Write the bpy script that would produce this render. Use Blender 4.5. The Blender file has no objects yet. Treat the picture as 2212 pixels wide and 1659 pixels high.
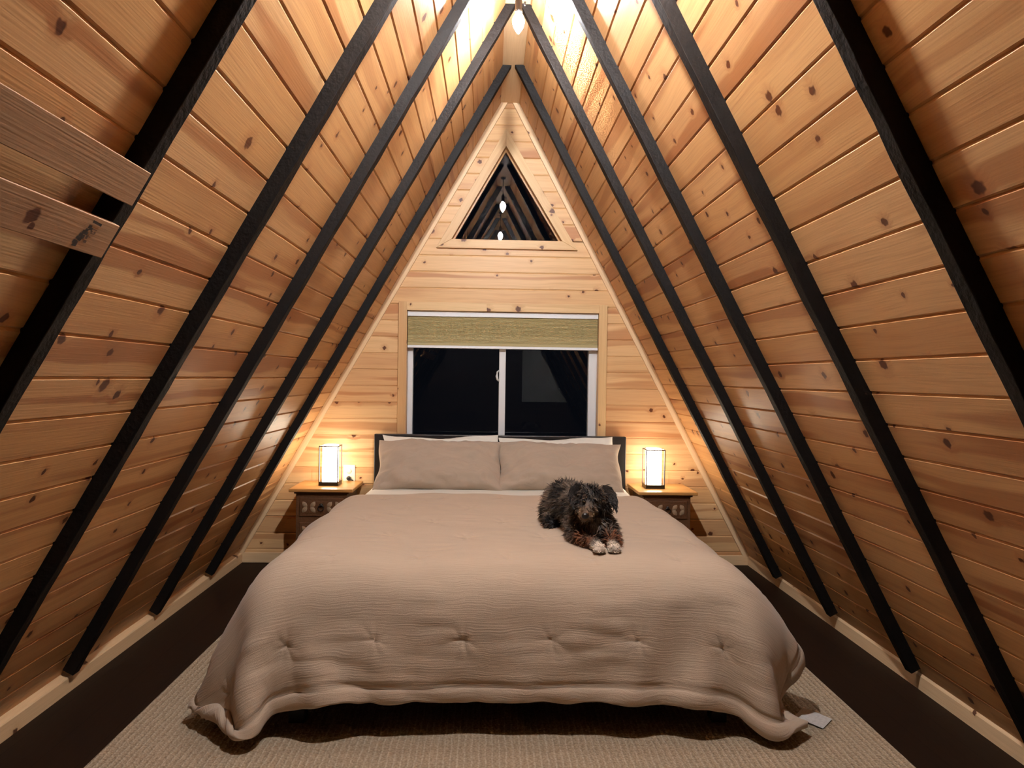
import bpy, bmesh, math, random
import numpy as np
from mathutils import Vector, Matrix
random.seed(7); np.random.seed(7)
S = bpy.context.scene
COL = S.collection
# ------------------------------------------------------------------ room dimensions (metres; x right, y into the room, z up)
WL, WR, H = 1.670, 1.5704, 2.9538          # half widths of the floor triangle left / right of the ridge, ridge height
YW, YB = 4.395, -2.2                       # far gable wall, wall behind the viewer
FL, FR = -1.605, 1.5315                    # faces of the side baseboards
LL, LR = math.hypot(WL, H), math.hypot(WR, H)
ZR = 2.852                                 # underside of the ridge beam
RAFT_L = [1.338, 1.951, 2.578, 3.225, 3.855]
RAFT_R = [1.335, 1.969, 2.595, 3.225, 3.848]

# ------------------------------------------------------------------ helpers
def link(o, parent=None):
    COL.objects.link(o)
    if parent is not None: o.parent = parent
    return o
def tag(o, label=None, cat=None, group=None, kind=None):
    if label: o['label'] = label
    if cat: o['category'] = cat
    if group: o['group'] = group
    if kind: o['kind'] = kind
    return o
def empty(name, loc, label, cat, group=None):
    o = bpy.data.objects.new(name, None); o.empty_display_size = .05
    o.location = loc; link(o); tag(o, label, cat, group); return o
class MB:
    def __init__(s): s.v=[]; s.f=[]; s.uv=[]; s.rnd=[]; s.sm=[]
    def face(s, pts, uv=None, rnd=0.0, smooth=False):
        i=len(s.v); s.v += [tuple(p) for p in pts]; s.f.append(tuple(range(i,i+len(pts))))
        s.uv.append(uv if uv else [(0,0)]*len(pts)); s.rnd.append(rnd); s.sm.append(smooth)
    def grid(s, P, closeu=False, closev=False, smooth=True, rnd=0.0, flip=False):
        n=len(P); m=len(P[0]); i0=len(s.v)
        for r in P: s.v += [tuple(p) for p in r]
        for a in range(n if closeu else n-1):
            for b in range(m if closev else m-1):
                q=(i0+a*m+b, i0+((a+1)%n)*m+b, i0+((a+1)%n)*m+(b+1)%m, i0+a*m+(b+1)%m)
                if flip: q=q[::-1]
                s.f.append(q); s.uv.append([(0,0)]*4); s.rnd.append(rnd); s.sm.append(smooth)
    def cap(s, idx, flip=False, smooth=False):
        s.f.append(tuple(idx[::-1] if flip else idx)); s.uv.append([(0,0)]*len(idx)); s.rnd.append(0); s.sm.append(smooth)
    def box(s, x0,x1,y0,y1,z0,z1, ax='x', rnd=None, rot=None):
        # wood-mapped box: ax is the grain direction
        rnd = random.random() if rnd is None else rnd
        c=[(x0,y0,z0),(x1,y0,z0),(x1,y1,z0),(x0,y1,z0),(x0,y0,z1),(x1,y0,z1),(x1,y1,z1),(x0,y1,z1)]
        for q in ((3,2,1,0),(4,5,6,7),(0,1,5,4),(1,2,6,5),(2,3,7,6),(3,0,4,7)):
            pts=[c[k] for k in q]; s.face([rot@Vector(p) if rot else p for p in pts], wooduv(pts,ax), rnd)
    def prism(s, poly, a0, a1, place, ax=None, rnd=None):
        # poly: 2D points; place(p,q,t) -> 3D ; extruded from t=a0 to a1
        rnd = random.random() if rnd is None else rnd
        n=len(poly)
        A=[place(p[0],p[1],a0) for p in poly]; B=[place(p[0],p[1],a1) for p in poly]
        s.face(A[::-1], [(p[0],p[1]) for p in poly[::-1]], rnd); s.face(B,[(p[0],p[1]) for p in poly],rnd)
        per=0
        for i in range(n):
            j=(i+1)%n; d=math.dist(poly[i],poly[j])
            s.face([A[i],A[j],B[j],B[i]], [(a0,per),(a0,per+d),(a1,per+d),(a1,per)], rnd); per+=d
    def tube(s, pts, r, n=12, caps=True, smooth=True):
        pts=[Vector(p) for p in pts]; R=r if isinstance(r,(list,tuple)) else [r]*len(pts)
        ref=Vector((0,0,1)); rings=[]
        for i,p in enumerate(pts):
            t=(pts[min(i+1,len(pts)-1)]-pts[max(i-1,0)]).normalized()
            a=ref.cross(t)
            if a.length<1e-3: a=Vector((1,0,0)).cross(t)
            a.normalize(); b=t.cross(a)
            rings.append([p+R[i]*(math.cos(2*math.pi*k/n)*a+math.sin(2*math.pi*k/n)*b) for k in range(n)])
        i0=len(s.v); s.grid(rings, closev=True, smooth=smooth, flip=True)
        if caps:
            s.cap(list(range(i0,i0+n))); m=len(pts); s.cap(list(range(i0+(m-1)*n,i0+m*n)),flip=True)
    def lathe(s, prof, c=(0,0,0), n=24, axis='z'):
        rings=[]
        for r,h in prof:
            ring=[]
            for k in range(n):
                a=2*math.pi*k/n; x,y=r*math.cos(a), r*math.sin(a)
                ring.append({'z':(c[0]+x,c[1]+y,c[2]+h),'y':(c[0]+x,c[1]+h,c[2]+y),'x':(c[0]+h,c[1]+x,c[2]+y)}[axis])
            rings.append(ring)
        s.grid(rings, closev=True)
    def build(s, name, mat, parent=None, bevel=0, weld=True, auto=True):
        me=bpy.data.meshes.new(name); me.from_pydata(s.v,[],s.f)
        uvl=me.uv_layers.new(name='UVMap'); k=0
        flat=[c for f in s.uv for uv in f for c in uv]; uvl.data.foreach_set('uv', flat)
        at=me.attributes.new('rnd','FLOAT','FACE'); at.data.foreach_set('value', s.rnd)
        me.polygons.foreach_set('use_smooth', s.sm)
        me.materials.append(mat)
        bm=bmesh.new(); bm.from_mesh(me)
        if weld: bmesh.ops.remove_doubles(bm, verts=bm.verts, dist=1e-5)
        bmesh.ops.recalc_face_normals(bm, faces=bm.faces)
        bm.to_mesh(me); bm.free(); me.update()
        o=bpy.data.objects.new(name, me); link(o,parent)
        if bevel:
            m=o.modifiers.new('b','BEVEL'); m.width=bevel; m.segments=2; m.limit_method='ANGLE'; m.angle_limit=math.radians(40)
        return o
def wooduv(pts, ax):
    x=[p[0] for p in pts]; y=[p[1] for p in pts]; z=[p[2] for p in pts]
    dx,dy,dz=max(x)-min(x),max(y)-min(y),max(z)-min(z)
    out=[]
    for p in pts:
        u={'x':p[0],'y':p[1],'z':p[2]}[ax]
        o=[(d,c) for d,c,a in ((dx,p[0],'x'),(dy,p[1],'y'),(dz,p[2],'z')) if a!=ax]
        o.sort(key=lambda t:-t[0]); out.append((u,o[0][1]))
    return out

# ------------------------------------------------------------------ materials
def newmat(name):
    m=bpy.data.materials.new(name); m.use_nodes=True; nt=m.node_tree
    b=nt.nodes['Principled BSDF']; return m,nt,b
class N:
    def __init__(s,nt): s.nt=nt
    def __call__(s,t,**kw):
        n=s.nt.nodes.new(t)
        for k,v in kw.items():
            if k=='i':
                for kk,vv in v.items():
                    if hasattr(vv,'is_linked'): s.nt.links.new(vv,n.inputs[kk])
                    else: n.inputs[kk].default_value=vv
            else: setattr(n,k,v)
        return n
    def math(s,op,a,b=0.0,c=0.0,clamp=False):
        return s('ShaderNodeMath',operation=op,use_clamp=clamp,i={0:a,1:b,2:c}).outputs[0]
    def mix(s,f,a,b):
        n=s('ShaderNodeMix',data_type='RGBA'); 
        for k,v in ((0,f),(6,a),(7,b)):
            if hasattr(v,'is_linked'): s.nt.links.new(v,n.inputs[k])
            else: n.inputs[k].default_value=v if k==0 else (*v,1) if len(v)==3 else v
        return n.outputs[2]
    def smooth(s,v,a,b,lo=0.0,hi=1.0):
        return s('ShaderNodeMapRange',interpolation_type='SMOOTHSTEP',i={0:v,1:a,2:b,3:lo,4:hi}).outputs[0]
def simple(name, col, rough=.5, spec=.5, metal=0, bump=0, bscale=60, var=0.0):
    m,nt,b=newmat(name); n=N(nt)
    b.inputs['Base Color'].default_value=(*col,1); b.inputs['Roughness'].default_value=rough
    b.inputs['Specular IOR Level'].default_value=spec; b.inputs['Metallic'].default_value=metal
    tc=n('ShaderNodeTexCoord')
    if bump or var:
        nz=n('ShaderNodeTexNoise',i={'Vector':tc.outputs['Object'],'Scale':bscale,'Detail':4})
        if bump:
            bp=n('ShaderNodeBump',i={'Height':nz.outputs[0],'Strength':bump,'Distance':.004}); nt.links.new(bp.outputs[0],b.inputs['Normal'])
        if var:
            c=n.mix(nz.outputs[0],tuple(x*(1-var) for x in col),tuple(min(1,x*(1+var)) for x in col)); nt.links.new(c,b.inputs['Base Color'])
    return m
def wood(name, c0, c1, cstreak, cknot=(.085,.020,.008), streak=.75, knot=.62, rough=.42, spec=.30, cell=.165):
    m,nt,b=newmat(name); n=N(nt)
    uv=n('ShaderNodeUVMap',uv_map='UVMap'); at=n('ShaderNodeAttribute',attribute_name='rnd'); r=at.outputs['Fac']
    sp=n('ShaderNodeSeparateXYZ',i={0:uv.outputs[0]})
    u=n.math('ADD',sp.outputs[0],n.math('MULTIPLY',r,57.3)); v=n.math('ADD',sp.outputs[1],n.math('MULTIPLY',r,23.7))
    P=n('ShaderNodeCombineXYZ',i={0:u,1:v}).outputs[0]
    # knots
    S1=1/cell
    vo=n('ShaderNodeTexVoronoi',voronoi_dimensions='2D',feature='F1',i={'Vector':P,'Scale':S1,'Randomness':1.0})
    nzk=n('ShaderNodeTexNoise',noise_dimensions='2D',i={'Vector':P,'Scale':90.0,'Detail':0.0})
    d=n.math('ADD',vo.outputs['Distance'],n.math('MULTIPLY',n.math('SUBTRACT',nzk.outputs[0],.5),.05))
    cs=n('ShaderNodeSeparateColor',i={0:vo.outputs['Color']})
    pick=n.math('LESS_THAN',cs.outputs[0],knot)
    rad=n.math('MULTIPLY_ADD',n.math('POWER',cs.outputs[1],2.0),.07,.042)
    rel=n.math('DIVIDE',d,rad)
    core=n.math('MULTIPLY',n.smooth(rel,.7,1.15,1,0),pick)
    halo=n.math('MULTIPLY',n.smooth(rel,.9,3.2,1,0),pick)
    # grain flows round the knots
    w1=n('ShaderNodeTexNoise',noise_dimensions='2D',i={'Vector':n('ShaderNodeVectorMath',operation='MULTIPLY',i={0:P,1:(2.2,5,1)}).outputs[0],'Scale':1.0,'Detail':1.0})
    vv=n.math('ADD',v,n.math('ADD',n.math('MULTIPLY',n.math('SUBTRACT',w1.outputs[0],.5),.035),n.math('MULTIPLY',halo,.012)))
    def nz(su,sv,det=3.0,off=0.0):
        q=n('ShaderNodeCombineXYZ',i={0:n.math('MULTIPLY',u,su),1:n.math('MULTIPLY',vv,sv),2:off})
        return n('ShaderNodeTexNoise',noise_dimensions='2D',i={'Vector':q.outputs[0],'Scale':1.0,'Detail':det}).outputs[0]
    fine=nz(5,260,1.0,1.0); mid=nz(1.2,42,2.0,5.0); broad=nz(.55,13,1.0,9.0)
    tone=n('ShaderNodeTexWhiteNoise',noise_dimensions='1D',i={'W':n.math('MULTIPLY',r,913.7)})
    base=n.mix(tone.outputs[0],c0,c1); base=n.mix(n.smooth(tone.outputs[0],.80,.86,0,.55),base,tuple(.45*x+.55*y for x,y in zip(c0,cstreak)))
    st=n.math('MULTIPLY',n.smooth(broad,.53,.63),n.smooth(tone.outputs[0],.0,.9,.25,1.0))
    base=n.mix(n.math('MULTIPLY',st,streak),base,cstreak)
    base=n.mix(n.smooth(mid,.42,.75,0,.20),base,cstreak)
    base=n.mix(n.smooth(fine,.4,.8,0,.17),base,tuple(x*.72 for x in cstreak))
    base=n.mix(n.math('MULTIPLY',halo,.34),base,cstreak)
    base=n.mix(n.math('MULTIPLY',core,.93),base,cknot)
    nt.links.new(base,b.inputs['Base Color'])
    b.inputs['Roughness'].default_value=rough; b.inputs['Specular IOR Level'].default_value=spec
    bq=n('ShaderNodeCombineXYZ',i={0:n.math('MULTIPLY',sp.outputs[0],6.0),1:n.math('MULTIPLY',sp.outputs[1],240.0)})
    bn=n('ShaderNodeTexNoise',noise_dimensions='2D',i={'Vector':bq.outputs[0],'Scale':1.0,'Detail':1.0})
    bp=n('ShaderNodeBump',i={'Height':bn.outputs[0],'Strength':.12,'Distance':.002}); nt.links.new(bp.outputs[0],b.inputs['Normal'])
    return m
M={}
M['pine_roof']=wood('varnished_pine_roof',(.63,.335,.130),(.735,.43,.195),(.36,.13,.043))
M['pine_gable']=wood('varnished_pine_gable',(.67,.40,.18),(.77,.50,.255),(.43,.175,.065),knot=.55)
M['pine_casing']=wood('pine_casing',(.70,.46,.22),(.76,.52,.27),(.48,.24,.09),knot=.45,streak=.4)
M['pine_dark']=wood('shade_darkened_pine',(.05,.028,.014),(.07,.04,.02),(.03,.015,.007))  # shade put into the colour, so the lower window reflects near black
M['pine_trim']=wood('pine_trim',(.74,.51,.29),(.80,.57,.34),(.58,.33,.15),streak=.25,knot=.22,cell=.2)
M['pine_raw']=wood('raw_pine',(.46,.27,.145),(.51,.31,.175),(.34,.165,.08),streak=.4,knot=.3,rough=.6)
M['honey']=wood('honey_wood',(.50,.25,.075),(.56,.29,.09),(.34,.14,.035),streak=.4,knot=.05,rough=.32)
M['carved']=simple('carved_brown_wood',(.12,.052,.022),.42,.4,bump=.5,bscale=120,var=.35)
M['relief']=simple('carved_pale_relief',(.30,.20,.12),.55,.3,bump=.4,bscale=150,var=.3)
M['black']=simple('black_stained_wood',(.0062,.0047,.0041),.6,.18,bump=.55,bscale=70,var=.3)
M['espresso']=simple('espresso_veneer',(.014,.010,.009),.38,.5,bump=.05,bscale=90)
M['vinyl']=simple('white_vinyl',(.72,.71,.70),.4)
M['alu']=simple('white_rail',(.78,.77,.76),.35)
M['mahogany']=simple('mahogany_frame',(.075,.018,.010),.35)
M['lampbase']=simple('black_lamp_base',(.010,.009,.008),.3)
M['metal']=simple('dark_bronze',(.03,.026,.024),.4,metal=.7)
M['plate']=simple('almond_plate',(.76,.68,.50),.4)
M['rubber']=simple('black_rubber',(.012,.012,.012),.5)
M['tagm']=simple('white_satin_tag',(.60,.56,.52),.55,bump=.2,bscale=120,var=.3)
M['ink']=simple('black_ink',(.022,.014,.012),.6)
M['ink2']=simple('faded_ink',(.10,.05,.03),.7)
M['white']=simple('white_cotton',(.74,.69,.60),.85,.1,bump=.25,bscale=90)
M['mattress']=simple('white_ticking',(.7,.68,.64),.9,.1)
def floor_mat():
    m,nt,b=newmat('dark_floor_planks'); n=N(nt); tc=n('ShaderNodeTexCoord')
    q=n('ShaderNodeMapping',i={'Vector':tc.outputs['Object'],'Scale':(9,.9,1)})
    g=n('ShaderNodeTexNoise',i={'Vector':q.outputs[0],'Scale':6.0,'Detail':6.0})
    g2=n('ShaderNodeTexNoise',i={'Vector':tc.outputs['Object'],'Scale':2.0,'Detail':2.0})
    c=n.mix(g.outputs[0],(.009,.0042,.0024),(.028,.0145,.0085)); c=n.mix(g2.outputs[0],c,(.021,.0105,.006))
    br=n('ShaderNodeTexBrick',offset=.37,i={'Vector':n('ShaderNodeMapping',i={'Vector':tc.outputs['Object'],'Rotation':(0,0,math.pi/2)}).outputs[0],'Scale':1.0,'Mortar Size':.0012,'Brick Width':1.2,'Row Height':.13,'Color1':(1,1,1,1),'Color2':(.85,.85,.85,1),'Mortar':(.3,.3,.3,1)})
    mm=n('ShaderNodeMix',data_type='RGBA',blend_type='MULTIPLY'); mm.inputs[0].default_value=1
    nt.links.new(c,mm.inputs[6]); nt.links.new(br.outputs[0],mm.inputs[7]); nt.links.new(mm.outputs[2],b.inputs['Base Color'])
    b.inputs['Roughness'].default_value=.55; b.inputs['Specular IOR Level'].default_value=.10
    bp=n('ShaderNodeBump',i={'Height':g.outputs[0],'Strength':.12,'Distance':.003}); nt.links.new(bp.outputs[0],b.inputs['Normal'])
    return m
M['floor']=floor_mat()
def rug_mat():
    m,nt,b=newmat('beige_loop_pile'); n=N(nt); tc=n('ShaderNodeTexCoord'); O=tc.outputs['Object']
    sp=n('ShaderNodeSeparateXYZ',i={0:O})
    wob=n('ShaderNodeTexNoise',i={'Vector':O,'Scale':14.0,'Detail':2.0})
    x=n.math('ADD',sp.outputs[0],n.math('MULTIPLY',wob.outputs[0],.010))
    rib=n.math('MULTIPLY_ADD',n.math('SINE',n.math('MULTIPLY',x,2*math.pi/.021)),.5,.5)
    row=n.math('MULTIPLY_ADD',n.math('SINE',n.math('MULTIPLY',n.math('ADD',sp.outputs[1],n.math('MULTIPLY',wob.outputs[0],.02)),2*math.pi/.016)),.5,.5)
    loops=n('ShaderNodeTexVoronoi',i={'Vector':O,'Scale':150.0})
    sp2=n('ShaderNodeTexNoise',i={'Vector':O,'Scale':110.0,'Detail':3.0})
    h=n.math('ADD',n.math('MULTIPLY',rib,.55),n.math('ADD',n.math('MULTIPLY',row,.22),n.math('MULTIPLY',loops.outputs[0],-.7)))
    c=n.mix(sp2.outputs[0],(.30,.215,.135),(.56,.45,.32)); c=n.mix(n.smooth(rib,.75,1.0,0,.5),c,(.62,.52,.39)); c=n.mix(n.smooth(loops.outputs[0],.3,.75,0,.45),c,(.22,.15,.09))
    nt.links.new(c,b.inputs['Base Color']); b.inputs['Roughness'].default_value=.95; b.inputs['Specular IOR Level'].default_value=.1
    bp=n('ShaderNodeBump',i={'Height':h,'Strength':.9,'Distance':.006}); nt.links.new(bp.outputs[0],b.inputs['Normal'])
    return m
M['rug']=rug_mat()
def fabric(name, col, col2, uvs=True, lines=230.0, strength=.35):
    # crinkled cotton gauze: fine ribs across the cloth
    m,nt,b=newmat(name); n=N(nt)
    if uvs: V=n('ShaderNodeUVMap',uv_map='UVMap').outputs[0]
    else: V=n('ShaderNodeTexCoord').outputs['Object']
    sp=n('ShaderNodeSeparateXYZ',i={0:V}); 
    wob=n('ShaderNodeTexNoise',i={'Vector':V,'Scale':9.0,'Detail':3.0})
    q=n('ShaderNodeMapping',i={'Vector':V,'Scale':(7,lines,1)})
    g=n('ShaderNodeTexNoise',i={'Vector':n('ShaderNodeVectorMath',operation='ADD',i={0:q.outputs[0],1:n('ShaderNodeCombineXYZ',i={1:n.math('MULTIPLY',wob.outputs[0],6.0)}).outputs[0]}).outputs[0],'Scale':1.0,'Detail':2.0})
    w=n('ShaderNodeTexNoise',i={'Vector':V,'Scale':420.0,'Detail':2.0})
    c=n.mix(n.math('MULTIPLY_ADD',g.outputs[0],.7,n.math('MULTIPLY',w.outputs[0],.3)),col,col2)
    nt.links.new(c,b.inputs['Base Color']); b.inputs['Roughness'].default_value=.9; b.inputs['Specular IOR Level'].default_value=.12
    b.inputs['Sheen Weight'].default_value=.15; b.inputs['Sheen Roughness'].default_value=.5
    h=n.math('ADD',g.outputs[0],n.math('MULTIPLY',w.outputs[0],.4))
    bp=n('ShaderNodeBump',i={'Height':h,'Strength':strength,'Distance':.006}); nt.links.new(bp.outputs[0],b.inputs['Normal'])
    return m
M['comforter']=fabric('tan_gauze',(.455,.345,.250),(.57,.44,.325))
M['sham']=fabric('tan_gauze_sham',(.385,.295,.222),(.475,.37,.282),uvs=False,lines=120.0,strength=.3)
def blind_mat():
    m,nt,b=newmat('olive_pleated_fabric'); n=N(nt); tc=n('ShaderNodeTexCoord')
    g=n('ShaderNodeTexNoise',i={'Vector':tc.outputs['Object'],'Scale':300.0,'Detail':2.0})
    c=n.mix(g.outputs[0],(.36,.29,.135),(.50,.41,.21)); nt.links.new(c,b.inputs['Base Color']); b.inputs['Roughness'].default_value=.85
    return m
M['blind']=blind_mat()
def glass_mat():
    m,nt,b=newmat('window_glass'); b.inputs['Base Color'].default_value=(.93,.96,.97,1)
    b.inputs['Roughness'].default_value=0; b.inputs['IOR'].default_value=1.52; b.inputs['Transmission Weight'].default_value=1; return m
M['glass']=glass_mat()
def emit(name,col,strength):
    m,nt,b=newmat(name); b.inputs['Base Color'].default_value=(*col,1)
    b.inputs['Emission Color'].default_value=(*col,1); b.inputs['Emission Strength'].default_value=strength; return m
BULB_POWER, LAMP_POWER = 900.0, 15.0
M['bulb']=emit('lit_bulb',(.93,.95,.985),BULB_POWER); M['bulb2']=emit('lit_bulb_strong',(.93,.95,.985),BULB_POWER*5.3)
def shade_mat():
    m,nt,b=newmat('lit_paper_shade'); n=N(nt); tc=n('ShaderNodeTexCoord')
    b.inputs['Base Color'].default_value=(.9,.86,.78,1); b.inputs['Roughness'].default_value=.8
    g=n('ShaderNodeTexNoise',i={'Vector':tc.outputs['Object'],'Scale':55.0,'Detail':3.0})
    b.inputs['Emission Color'].default_value=(1,.88,.68,1)
    nt.links.new(n.math('MULTIPLY',n.smooth(g.outputs[0],.2,.6,.85,1.0),LAMP_POWER),b.inputs['Emission Strength'])
    return m
M['shade']=shade_mat()
M['paperink']=emit('grey_brush_mark',(.9,.87,.82),.48)

# ------------------------------------------------------------------ roof slopes (planked walls)
def slope_pt(side, s, y, off=0.0):
    # s: distance up the slope from the floor line, off: distance into the room
    W,L=(WL,LL) if side<0 else (WR,LR)
    x=side*W*(1-s/L); z=H*s/L
    return (x-side*off*H/L, y, z-off*W/L)
def roof(side, name, pitch, phase):
    L=LL if side<0 else LR
    R=[YB]+[RAFT_L[0]-.615*k for k in range(5,0,-1)]+list(RAFT_L if side<0 else RAFT_R)
    mb=MB(); k=0; s0=-1
    g=[phase+pitch*i for i in range(-2,40)]; g=[a for a in g if 0<a<L-.04]; g=[0.0]+g+[L]
    bw=.0052; bd=.0050
    for a,b_ in zip(g[:-1],g[1:]):
        cuts=[YB]; 
        for yy in R[1:]:
            if random.random()<.36 and yy-cuts[-1]>.6: cuts.append(yy+.02)
        cuts.append(YW)
        for y0,y1 in zip(cuts[:-1],cuts[1:]):
            r=random.random()
            rows=[(a,-bd),(a+bw,0),(b_-bw,0),(b_,-bd)]
            for (sa,da),(sb,db) in zip(rows[:-1],rows[1:]):
                mb.face([slope_pt(side,sa,y0,da),slope_pt(side,sa,y1,da),slope_pt(side,sb,y1,db),slope_pt(side,sb,y0,db)],
                        [(y0,sa),(y1,sa),(y1,sb),(y0,sb)], r)
    # solid back so the slope is not paper thin
    t=.06
    A=[slope_pt(side,0,YB,-t),slope_pt(side,0,YW+.15,-t),slope_pt(side,L,YW+.15,-t),slope_pt(side,L,YB,-t)]
    mb.face(A)
    o=mb.build(name, M['pine_roof'], weld=False); return tag(o,kind='structure')
roof(-1,'wall_left',.1035,.0690)
roof(1,'wall_right',.1022,.0520)

# ------------------------------------------------------------------ gable wall with its two openings
WX0,WX1,WZ0,WZ1=-.618,.570,.700,1.563        # window opening
TZ0,TZ1,TX0,TX1,TXC=2.006,2.584,-.350,.332,-.0225
def xl(z): return -WL*(1-z/H)
def xr(z): return WR*(1-z/H)
def spans(z):
    a,b_=xl(z)+0.0,xr(z)
    if WZ0<z<WZ1: return [(a,WX0),(WX1,b_)]
    if TZ0<z<TZ1:
        f=(z-TZ0)/(TZ1-TZ0); return [(a,TX0+(TXC-TX0)*f),(TX1+(TXC-TX1)*f,b_)]
    return [(a,b_)]
def gable():
    mb=MB(); bw=.0052; bd=.0050
    g=[.080+.1015*i for i in range(0,40)]; g=[0.0]+[a for a in g if a<H-.05]+[H-.002]
    br=[WZ0,WZ1,TZ0,TZ1]
    for a,b_ in zip(g[:-1],g[1:]):
        rs=[random.random() for _ in range(2)]
        zs=sorted([a,a+bw,b_-bw,b_]+[z for z in br if a+bw<z<b_-bw])
        dep={a:bd,b_:bd}
        for z0,z1 in zip(zs[:-1],zs[1:]):
            S0=spans(z0+1e-5); S1=spans(z1-1e-5)
            for i,(p,q) in enumerate(zip(S0,S1)):
                d0,d1=dep.get(z0,0),dep.get(z1,0)
                mb.face([(p[0],YW+d0,z0),(p[1],YW+d0,z0),(q[1],YW+d1,z1),(q[0],YW+d1,z1)],[(p[0],z0),(p[1],z0),(q[1],z1),(q[0],z1)],rs[i])
    # outer skin and the reveals of the openings
    t=.12
    zz=[0,WZ0,WZ1,TZ0,TZ1,H]
    for z0,z1 in zip(zz[:-1],zz[1:]):
        for p,q in zip(spans(z0+1e-5),spans(z1-1e-5)):
            mb.face([(p[0],YW+t,z0),(q[0],YW+t,z1),(q[1],YW+t,z1),(p[1],YW+t,z0)],None,.3)
    def rev(p,q): mb.face([(p[0],YW,p[1]),(q[0],YW,q[1]),(q[0],YW+t,q[1]),(p[0],YW+t,p[1])],[(0,p[0]),(1,p[0]),(1,p[0]+.1),(0,p[0]+.1)],.61)
    c=[(WX0,WZ0),(WX1,WZ0),(WX1,WZ1),(WX0,WZ1)]
    for i in range(4): rev(c[i],c[(i+1)%4])
    c=[(TX0,TZ0),(TX1,TZ0),(TXC,TZ1)]
    for i in range(3): rev(c[i],c[(i+1)%3])
    return tag(mb.build('wall_back',M['pine_gable'],weld=False),kind='structure')
gable()
# the gable behind the viewer, plain planks with the unlit gloom painted into their colour
mb=MB()
for i in range(21):
    a,b_=.14*i,.14*(i+1)
    b_=min(b_,H)
    mb.face([(xl(a),YB,a),(xl(b_),YB,b_),(xr(b_),YB,b_),(xr(a),YB,a)],[(xl(a),a),(xl(b_),b_),(xr(b_),b_),(xr(a),a)],random.random())
tag(mb.build('wall_front',M['pine_dark'],weld=False),kind='structure')
# pale drywall strip beside the slope, behind the viewer (seen only as a faint reflection)
mb=MB(); P_=[(.42,.78),(xr(.78)-.01,.78),(xr(1.9)-.01,1.9),(.42,1.9)]
mb.prism(P_,YB+.002,YB+.03,lambda p,q,t:(p,t,q)); tag(mb.build('wall_front',M['mattress']),kind='structure')
# floor
mb=MB(); mb.box(-WL-.1,WR+.1,YB,YW+.1,-.08,0.0,ax='y'); tag(mb.build('floor',M['floor']),kind='structure')
# ridge beam
mb=MB(); mb.prism([(xl(ZR)-.004,ZR),(xr(ZR)+.004,ZR),(.006,H-.01),(-.006,H-.01)],YB,YW,lambda p,q,t:(p,t,q)); tag(mb.build('trim_1',M['pine_trim']),kind='structure')
# baseboards
def roofx(side,z): return xl(z) if side<0 else xr(z)
for side,nm,F in ((-1,'baseboard_left',FL),(1,'baseboard_right',FR)):
    poly=[(F,0),(F,.052),(F+side*.003,.057),(roofx(side,.064)+side*.004,.066),(roofx(side,0)+side*.02,0)]
    mb=MB(); mb.prism(poly,YB,YW,lambda p,q,t:(p,t,q)); tag(mb.build(nm,M['pine_trim']),kind='structure')
mb=MB(); mb.box(FL,FR,YW-.015,YW,0,.062,ax='x'); tag(mb.build('baseboard_back',M['pine_trim'],bevel=.003),kind='structure')
# corner trims along the slopes on the gable
for side,nm in ((-1,'trim_2'),(1,'trim_3')):
    L=LL if side<0 else LR; W=WL if side<0 else WR
    pts=[slope_pt(side,.06,0,0),slope_pt(side,ZR*L/H,0,0),slope_pt(side,(ZR+.036*W/L)*L/H,0,.036),slope_pt(side,.08,0,.036)]
    mb=MB(); 
    A=[(p[0],YW-.016,p[2]) for p in pts]; B=[(p[0],YW,p[2]) for p in pts]; r=random.random()
    uvq=[(0,0),(3.2,0),(3.2,.034),(0,.034)]
    mb.face(A,uvq,r); mb.face(B[::-1],uvq,r)
    for i in range(4):
        j=(i+1)%4; mb.face([A[i],A[j],B[j],B[i]],[(0,0),(3,0),(3,.016),(0,.016)],r)
    tag(mb.build(nm,M['pine_trim'],bevel=.002),kind='structure')

# ------------------------------------------------------------------ rafters
def rafter_mesh(side, y0, t=.041, d=.041):
    mb=MB(); L=LL if side<0 else LR; W=WL if side<0 else WR
    sb=.085*L/H; n=40; ring=[]
    st=ZR*L/H
    rr=random.Random(int(y0*1000)+side)
    for i in range(n+1):
        f=i/n
        j=lambda a=.0014: rr.uniform(-a,a)
        so=sb+(st-sb)*f
        si=sb+((st+d*W/H)-sb)*f
        ring.append([slope_pt(side,so,y0+j(),-.004),slope_pt(side,si,y0+j(),d+j()),slope_pt(side,si,y0+t+j(),d+j()),slope_pt(side,so,y0+t+j(),-.004)])
    i0=len(mb.v); mb.grid(ring,closev=True,smooth=False); mb.cap([0,1,2,3]); mb.cap([4*n,4*n+1,4*n+2,4*n+3],flip=True)
    return mb
ordl=['the one carrying the two raw boards','just behind the one with the raw boards','the middle one of five','fourth of five, meeting the ridge by the lit bulb','last one, beside the gable wall']
ordr=['the nearest one, at the right photo edge','second nearest, its foot out of frame','the middle one of five, with a chipped edge','fourth of five, meeting the ridge by the lit bulb','last one, beside the gable wall']
for k,(a,b_) in enumerate(zip(RAFT_L,RAFT_R)):
    tag(rafter_mesh(-1,a).build('rafter',M['black'],bevel=.0025),'black rafter on the left slope, '+ordl[k],'rafter','black rafters on the sloping walls')
    tag(rafter_mesh(1,b_).build('rafter',M['black'],bevel=.0025),'black rafter on the right slope, '+ordr[k],'rafter','black rafters on the sloping walls')
q=4
for k in range(1,6):
    for side in (-1,1):
        tag(rafter_mesh(side,RAFT_L[0]-.615*k).build('trim_%d'%q,M['black']),kind='structure'); q+=1
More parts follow.
